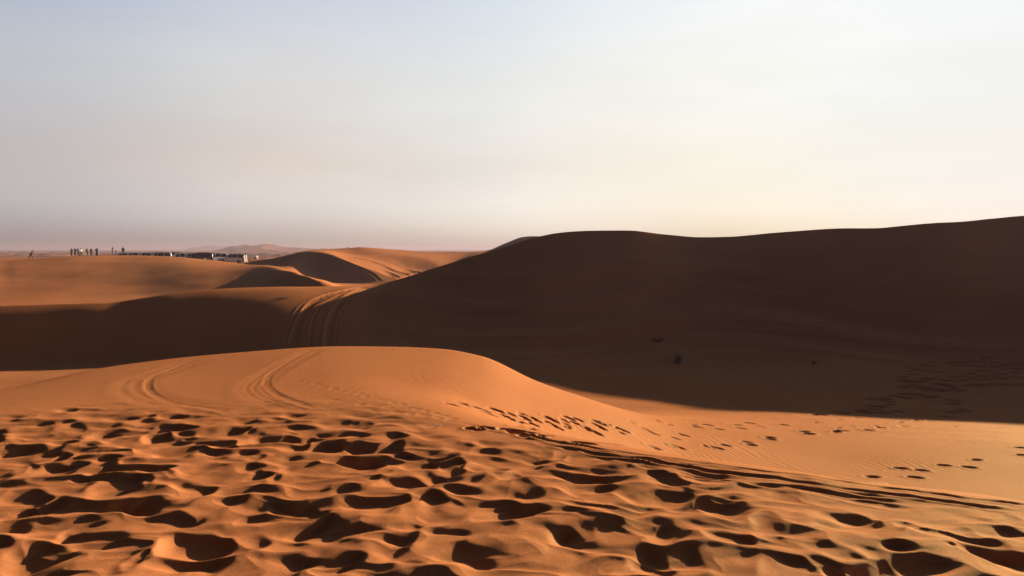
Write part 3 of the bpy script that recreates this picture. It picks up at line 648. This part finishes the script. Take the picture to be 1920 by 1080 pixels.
# ---------------------------------------------------------------- off-road cars
PAINT = {'white': mat('white_car_paint', (.86, .90, .97), .35, 0, .5, 1.5, .02, .6), 'silver': mat('silver_car_paint', (.62, .68, .78), .35, .1, .5, 1.5, .03, .6),
         'black': mat('black_car_paint', (.012, .016, .016), .3, 0, .5, 1.5, .05, .7), 'green': mat('dark_green_car_paint', (.012, .030, .028), .35, 0, .5, 1.5, .05, .6)}
GLASS = mat('tinted_glass', (.010, .013, .018), .12, 0, .6, 1, .05)
RUB = mat('tyre_rubber', (.018, .017, .017), .9, 0, .3, 30); RIM = mat('alloy_rim', (.45, .46, .48), .35, .8); TRIM = mat('black_trim', (.02, .02, .021), .6)
LAMP = mat('headlamp_lens', (.65, .68, .72), .15); RED = mat('tail_lamp_lens', (.28, .012, .010), .25); CHROME = mat('chrome', (.6, .6, .62), .2, 1.0); PLATE = mat('plate_white', (.75, .75, .74), .5)
# side profile along the car: x forward, lower edge, belt, top, half widths
WX = (1.45, -1.40); WR = .46
def suv_section(x):
    ks = [(-2.48, .62, .95, 1.02, .80, .74), (-2.44, .48, 1.08, 1.62, .90, .66), (-2.34, .42, 1.12, 1.84, .95, .70), (-2.0, .38, 1.13, 1.90, .975, .72), (-1.0, .36, 1.13, 1.915, .985, .735), (.1, .36, 1.12, 1.90, .985, .73), (.45, .36, 1.12, 1.84, .985, .725),
          (1.12, .36, 1.12, 1.20, .98, .78), (1.3, .36, 1.10, 1.17, .975, .80), (2.0, .40, 1.03, 1.10, .95, .76), (2.32, .44, .95, 1.02, .90, .70), (2.46, .52, .80, .86, .82, .62)]
    xs = [k[0] for k in ks]; v = [float(np.interp(x, xs, [k[i] for k in ks])) for i in range(1, 6)]
    zb, zl, zt, wb, wt = v
    for wx in WX:
        d = abs(x-wx)
        if d < WR+.02: zb = max(zb, .40+math.sqrt(max((WR+.02)**2-d*d, 0)))
    return zb, zl, zt, wb, wt
def side_pt(x, f, off=.0):
    zb, zl, zt, wb, wt = suv_section(x); w1 = wb*.985; w2 = wt+.02
    return w1+(w2-w1)*f+off, zl+.01+(zt-.06-zl)*f
def make_suv():
    root = empty('parked_car', (0, 0, 0))
    xs = sorted(set(list(np.round(np.arange(-2.48, 2.461, .06), 3)) + [2.46, 1.12, .45, .1]))
    bm = bmesh.new(); rings = []
    for x in xs:
        zb, zl, zt, wb, wt = suv_section(x)
        zb = min(zb, zl-.12)
        half = [(wb*.94, zb), (wb, zb+.10), (wb*1.0, (zb+zl)/2+.05), (wb*.985, zl), (wb*.985+(wt+.02-wb*.985)*.5, zl+(zt-.06-zl)*.5), (wt+.02, zt-.06), (wt-.06, zt-.005), (wt*.45, zt+.012)]
        rings.append([bm.verts.new((x, w, z)) for w, z in half]+[bm.verts.new((x, -w, z)) for w, z in half[::-1]])
    n = len(rings[0])
    for a, b in zip(rings, rings[1:]):
        for k in range(n): bm.faces.new((a[k], a[(k+1) % n], b[(k+1) % n], b[k]))
    bm.faces.new(rings[0]); bm.faces.new(rings[-1])
    mesh_obj('body', bm, PAINT['white'], root)
    for s in (-1, 1):                                     # three windows to each side
        for x0, x1 in ((-2.12, -1.22), (-1.12, -.22), (-.14, .78)):
            bm = bmesh.new(); gx = np.linspace(x0, x1, 8); top = []; bot = []
            for x in gx:
                y0, z0 = side_pt(x, .06, .012)
                fx_ = .92 if x < .18 else max(.08, .92*(1-(x-.18)/.66))
                y1, z1 = side_pt(min(x, .18) if False else x, fx_ if x < .45 else .92, .012)
                if x > .18:
                    z1 = z0+(1.80-z0)*max(0.04, 1-(x-.18)/.62); y1 = y0+(.76-y0)*(z1-z0)/(1.80-z0)
                bot.append(bm.verts.new((x, s*y0, z0))); top.append(bm.verts.new((x, s*y1, z1)))
            for k in range(7): bm.faces.new((bot[k], bot[k+1], top[k+1], top[k]))
            g = bmesh.ops.extrude_face_region(bm, geom=bm.faces[:]); bmesh.ops.translate(bm, verts=[v for v in g['geom'] if isinstance(v, bmesh.types.BMVert)], vec=(0, -s*.02, 0))
            mesh_obj('window', bm, GLASS, root, False)
        bm = bmesh.new(); box(bm, (.62, s*1.07, 1.22), (.13, .20, .19), .03); mesh_obj('wing_mirror', bm, PAINT['white'], root)
        for x in (-.30, .62 - 1.15 + .35 + .35):
            bm = bmesh.new(); box(bm, (x if x != .62 else .2, s*.995, 1.0), (.20, .035, .035), .012); mesh_obj('door_handle', bm, CHROME, root)
        bm = bmesh.new(); box(bm, (2.33, s*.70, .88), (.16, .34, .17), .04); mesh_obj('headlight', bm, LAMP, root)
        bm = bmesh.new(); box(bm, (-2.42, s*.80, 1.03), (.10, .16, .34), .02); mesh_obj('tail_light', bm, RED, root)
        bm = bmesh.new(); tube(bm, [(-1.9, s*.62, 1.92), (-1.8, s*.62, 1.965), (.1, s*.62, 1.955), (.2, s*.62, 1.90)], .022, 6); mesh_obj('roof_rail', bm, TRIM, root)
        bm = bmesh.new(); box(bm, (0, s*.93, .38), (1.9, .16, .05), .015); mesh_obj('side_step', bm, TRIM, root)
    bm = bmesh.new()
    q = [(1.075, .74, 1.235), (1.075, -.74, 1.235), (.50, -.66, 1.81), (.50, .66, 1.81)]
    vs = [bm.verts.new((a+.02, b, c+.018)) for a, b, c in q]; bm.faces.new(vs)
    g = bmesh.ops.extrude_face_region(bm, geom=bm.faces[:]); bmesh.ops.translate(bm, verts=[v for v in g['geom'] if isinstance(v, bmesh.types.BMVert)], vec=(-.03, 0, -.03))
    mesh_obj('windscreen', bm, GLASS, root, False)
    bm = bmesh.new(); box(bm, (2.42, 0, .58), (.18, 1.72, .26), .06); mesh_obj('front_bumper', bm, PAINT['white'], root)
    bm = bmesh.new(); box(bm, (-2.47, 0, .58), (.18, 1.74, .24), .06); mesh_obj('rear_bumper', bm, PAINT['white'], root)
    bm = bmesh.new(); box(bm, (2.43, 0, .87), (.06, .95, .20), .02); mesh_obj('grille', bm, TRIM, root)
    bm = bmesh.new(); box(bm, (-2.575, 0, .62), (.012, .52, .12)); mesh_obj('number_plate', bm, PLATE, root, False)
    tg = bpy.data.objects.new('tailgate', None)
    bm = bmesh.new()
    for z0, z1, x0, x1, w0, w1 in ((.70, 1.12, -2.50, -2.475, .76, .74), (1.12, 1.18, -2.475, -2.47, .74, .73)):
        vs = [bm.verts.new(p) for p in ((x0, -w0, z0), (x0, w0, z0), (x1, w1, z1), (x1, -w1, z1))]; bm.faces.new(vs)
    vs = [bm.verts.new(p) for p in ((-2.47, -.73, 1.18), (-2.47, .73, 1.18), (-2.40, .66, 1.80), (-2.40, -.66, 1.80))]; bm.faces.new(vs)
    bmesh.ops.remove_doubles(bm, verts=bm.verts[:], dist=.003)
    g = bmesh.ops.extrude_face_region(bm, geom=bm.faces[:]); bmesh.ops.translate(bm, verts=[v for v in g['geom'] if isinstance(v, bmesh.types.BMVert)], vec=(-.045, 0, 0))
    for v in bm.verts: v.co -= Vector((-2.40, 0, 1.80))
    bpy.data.objects.remove(tg)
    tg = mesh_obj('tailgate', bm, PAINT['white'], root, False); tg.location = (-2.40, 0, 1.80)
    bm = bmesh.new(); vs = [bm.verts.new(p) for p in ((-2.525, -.62, 1.22), (-2.525, .62, 1.22), (-2.465, .56, 1.72), (-2.465, -.56, 1.72))]; bm.faces.new(vs)
    g = bmesh.ops.extrude_face_region(bm, geom=bm.faces[:]); bmesh.ops.translate(bm, verts=[v for v in g['geom'] if isinstance(v, bmesh.types.BMVert)], vec=(-.012, 0, 0))
    for v in bm.verts: v.co -= Vector((-2.40, 0, 1.80))
    mesh_obj('rear_window', bm, GLASS, tg, False)
    for wx in WX:
        for s in (-1, 1):
            bm = bmesh.new()
            prof = [(.24, .10), (.30, .125), (.375, .125), (.40, .09), (.40, -.09), (.375, -.125), (.30, -.125), (.24, -.10)]
            rr = []
            for k in range(28):
                c_, s_ = math.cos(2*math.pi*k/28), math.sin(2*math.pi*k/28)
                rr.append([bm.verts.new((p*c_, w, p*s_)) for p, w in prof])
            for k in range(28):
                a, b = rr[k], rr[(k+1) % 28]
                for j in range(8): bm.faces.new((a[j], a[(j+1) % 8], b[(j+1) % 8], b[j]))
            w = mesh_obj('wheel', bm, RUB, root); w.location = (wx, s*.86, .40)
            bm = bmesh.new()
            for k in range(6):
                c_, s_ = math.cos(2*math.pi*k/6), math.sin(2*math.pi*k/6); tube(bm, [(0, s*.08, 0), (c_*.24, s*.06, s_*.24)], [.05, .035], 6)
            tube(bm, [(0, -s*.02, 0), (0, s*.10, 0)], [.07, .06], 12)
            for k in range(20):
                a0, a1 = 2*math.pi*k/20, 2*math.pi*(k+1)/20
                vs = [bm.verts.new(p) for p in ((.25*math.cos(a0), s*.10, .25*math.sin(a0)), (.25*math.cos(a1), s*.10, .25*math.sin(a1)), (.21*math.cos(a1), s*.05, .21*math.sin(a1)), (.21*math.cos(a0), s*.05, .21*math.sin(a0)))]; bm.faces.new(vs)
            mesh_obj('rim', bm, RIM, w)
    return root
def copy_tree(o, parent=None):
    c = o.copy(); COL.objects.link(c); c.parent = parent
    for ch in list(o.children): copy_tree(ch, c)
    return c
suv = make_suv()
CG = 'cars parked behind the dune crest'
cars = [(433.0, 150.0, 178, 'white', 'white off-road car with its tailgate raised open, rightmost of the parked cars'),
        (401.5, 154.5, 181, 'white', 'white off-road car between the black car and the one with the open tailgate'),
        (372.0, 146.0, 176, 'black', 'black off-road car parked among the pale ones'),
        (357.5, 151.5, 170, 'silver', 'silver grey off-road car just behind the black car'),
        (334.5, 157.0, 179, 'white', 'white off-road car showing its bonnet left of the silver one'),
        (319.0, 167.0, 184, 'green', 'dark green off-road car tucked behind the white bonnet'),
        (294.5, 150.0, 177, 'white', 'nearest white car with only roof and windows above the sand, left of a white bonnet'),
        (271.5, 154.5, 172, 'white', 'third car from the left, white roof above the dune crest'),
        (247.0, 157.5, 173, 'white', 'second car from the left, white roof above the dune crest'),
        (227.0, 160.5, 180, 'white', 'leftmost parked car, barely showing its white roof and dark windows')]
for i, (px, r, yaw, paint, label) in enumerate(cars):
    o = suv if i == 0 else copy_tree(suv)
    a, _ = az_tan(px, 478); x, y = math.sin(a)*r, math.cos(a)*r
    o.location = (x, y, height(x, y)-.03); o.rotation_euler = (0, 0, R(yaw)-a+R(3))
    tag(o, label, 'car', CG)
    for ch in o.children:
        nm = ch.name.split('.')[0]
        if nm in ('body', 'wing_mirror', 'front_bumper', 'rear_bumper', 'tailgate'):
            ch.material_slots[0].link = 'OBJECT'; ch.material_slots[0].material = PAINT[paint]
        if nm == 'tailgate': ch.rotation_euler = (0, R(88) if i == 0 else 0, 0)

# ---------------------------------------------------------------- desert plants and litter
LEAF = [mat('grey_green_leaf', (.035, .060, .030), .7, vary=.3), mat('dry_leaf', (.035, .030, .018), .8, vary=.3)]
TWIG = mat('dry_twig', (.06, .04, .025), .9)
def shrub(label, px, py, h, w, n, leaf, group=None, rmin=6, name='desert_shrub', cat='shrub'):
    x, y, r = ground_hit(px, py, rmin); root = empty(name, (x, y, height(x, y)-.02)); tag(root, label, cat, group)
    bs = bmesh.new(); bl = bmesh.new()
    for k in range(max(5, n//16)):
        az = random.uniform(0, 2*math.pi); t = random.uniform(.2, 1); hh = h*random.uniform(.55, 1)*(1.1-.5*t)
        tip = Vector((math.cos(az)*w/2*t, math.sin(az)*w/2*t, hh)); midp = tip*.5+Vector((0, 0, hh*.12))
        tube(bs, [(0, 0, -.03), midp, tip], [.012+.006*h, .008+.003*h, .004], 5)
        for q in range(16):
            f = random.uniform(.25, 1.08); p = (midp*2*f if f < .5 else midp+(tip-midp)*(f*2-1))+Vector((random.gauss(0, .07*w), random.gauss(0, .07*w), random.gauss(0, .06*h)))
            p.z = max(p.z, .01); s = random.uniform(.018, .04)*(.6+h*.8)
            d = Vector((random.gauss(0, 1), random.gauss(0, 1), random.gauss(.6, .6))).normalized(); e = d.orthogonal().normalized()
            e.rotate(Matrix.Rotation(random.uniform(0, 6.28), 3, d))
            vs = [bl.verts.new(p+v) for v in (-d*s*.2, e*s*.35+d*s*.8, d*s*2, -e*s*.35+d*s*.8)]; bl.faces.new(vs)
    mesh_obj('stems', bs, TWIG, root); mesh_obj('foliage', bl, leaf, root, False)
shrub('round grey green shrub at the foot of the shaded dune', 1270, 686, .55, .60, 420, LEAF[0])
shrub('low dark scrap of dry brush up the shaded slope, above left of the green shrub', 1234, 645, .22, 1.3, 300, LEAF[1])
shrub('tiny green tuft on shaded sand right of the green shrub', 1524, 689, .20, .40, 120, LEAF[0])
shrub('flat dead twig heap on the lit lip of the middle dune', 534, 559, .12, 1.0, 180, LEAF[1], rmin=40)
shrub('small dry plant on the bare skyline of the second sunlit dune', 652.5, 465.2, .48, .40, 160, LEAF[1], rmin=90)
for px, py, h in ((700+115, 474.2, .9), (853, 473.6, 1.0), (868, 473.8, .7), (836, 474.4, .6)):
    shrub('one of the dark specks of scrub on the far plain beyond the second sunlit dune', px, py, h*.32, h*.6, 120, LEAF[1], 'scrub on the far plain', rmin=150)
# scrap of crumpled white paper
x, y, r = ground_hit(822, 802.5, 5)
bm = bmesh.new(); nn = 7; gv = []
for i in range(nn):
    for j in range(nn):
        u, v = i/(nn-1)-.5, j/(nn-1)-.5
        gv.append(bm.verts.new((u*.045+random.gauss(0, .002), v*.035+random.gauss(0, .002), .006+abs(random.gauss(0, .010))+.03*abs(u*v)*4)))
for i in range(nn-1):
    for j in range(nn-1): bm.faces.new((gv[i*nn+j], gv[(i+1)*nn+j], gv[(i+1)*nn+j+1], gv[i*nn+j+1]))
g = bmesh.ops.extrude_face_region(bm, geom=bm.faces[:]); bmesh.ops.translate(bm, verts=[v for v in g['geom'] if isinstance(v, bmesh.types.BMVert)], vec=(0, 0, .001))
pp = mesh_obj('paper_scrap', bm, mat('white_paper', (.8, .79, .76), .7), None, False); pp.location = (x, y, height(x, y)); tag(pp, 'tiny scrap of white paper lying on sunlit sand', 'litter')


# ---------------------------------------------------------------- dusty air
hz = bpy.data.meshes.new('haze'); bm = bmesh.new(); bmesh.ops.create_cube(bm, size=1)
hill_z = [v.co.z for o in COL.objects if o.name.startswith('hills') for v in o.data.vertices]
HZ_TOP, HZ_BOT = max(max(hill_z), float(Zt.max()), 3.0)+1, min(min(hill_z), float(Zt.min()))-1
for v in bm.verts: v.co = Vector((v.co.x*20000, v.co.y*20000, HZ_TOP if v.co.z > 0 else HZ_BOT))
bm.to_mesh(hz); bm.free()
hzo = bpy.data.objects.new('haze', hz); COL.objects.link(hzo); tag(hzo, 'thin mauve dust haze lying over the far plain', 'haze', kind='stuff')
hm = bpy.data.materials.new('dusty_air'); hm.use_nodes = True
for n in list(hm.node_tree.nodes): hm.node_tree.nodes.remove(n)
ho = hm.node_tree.nodes.new('ShaderNodeOutputMaterial'); hv = hm.node_tree.nodes.new('ShaderNodeVolumePrincipled')
hv.inputs['Color'].default_value = (.33, .32, .42, 1); hv.inputs['Density'].default_value = .00045; hv.inputs['Anisotropy'].default_value = .25
hm.node_tree.links.new(hv.outputs[0], ho.inputs['Volume']); hz.materials.append(hm)
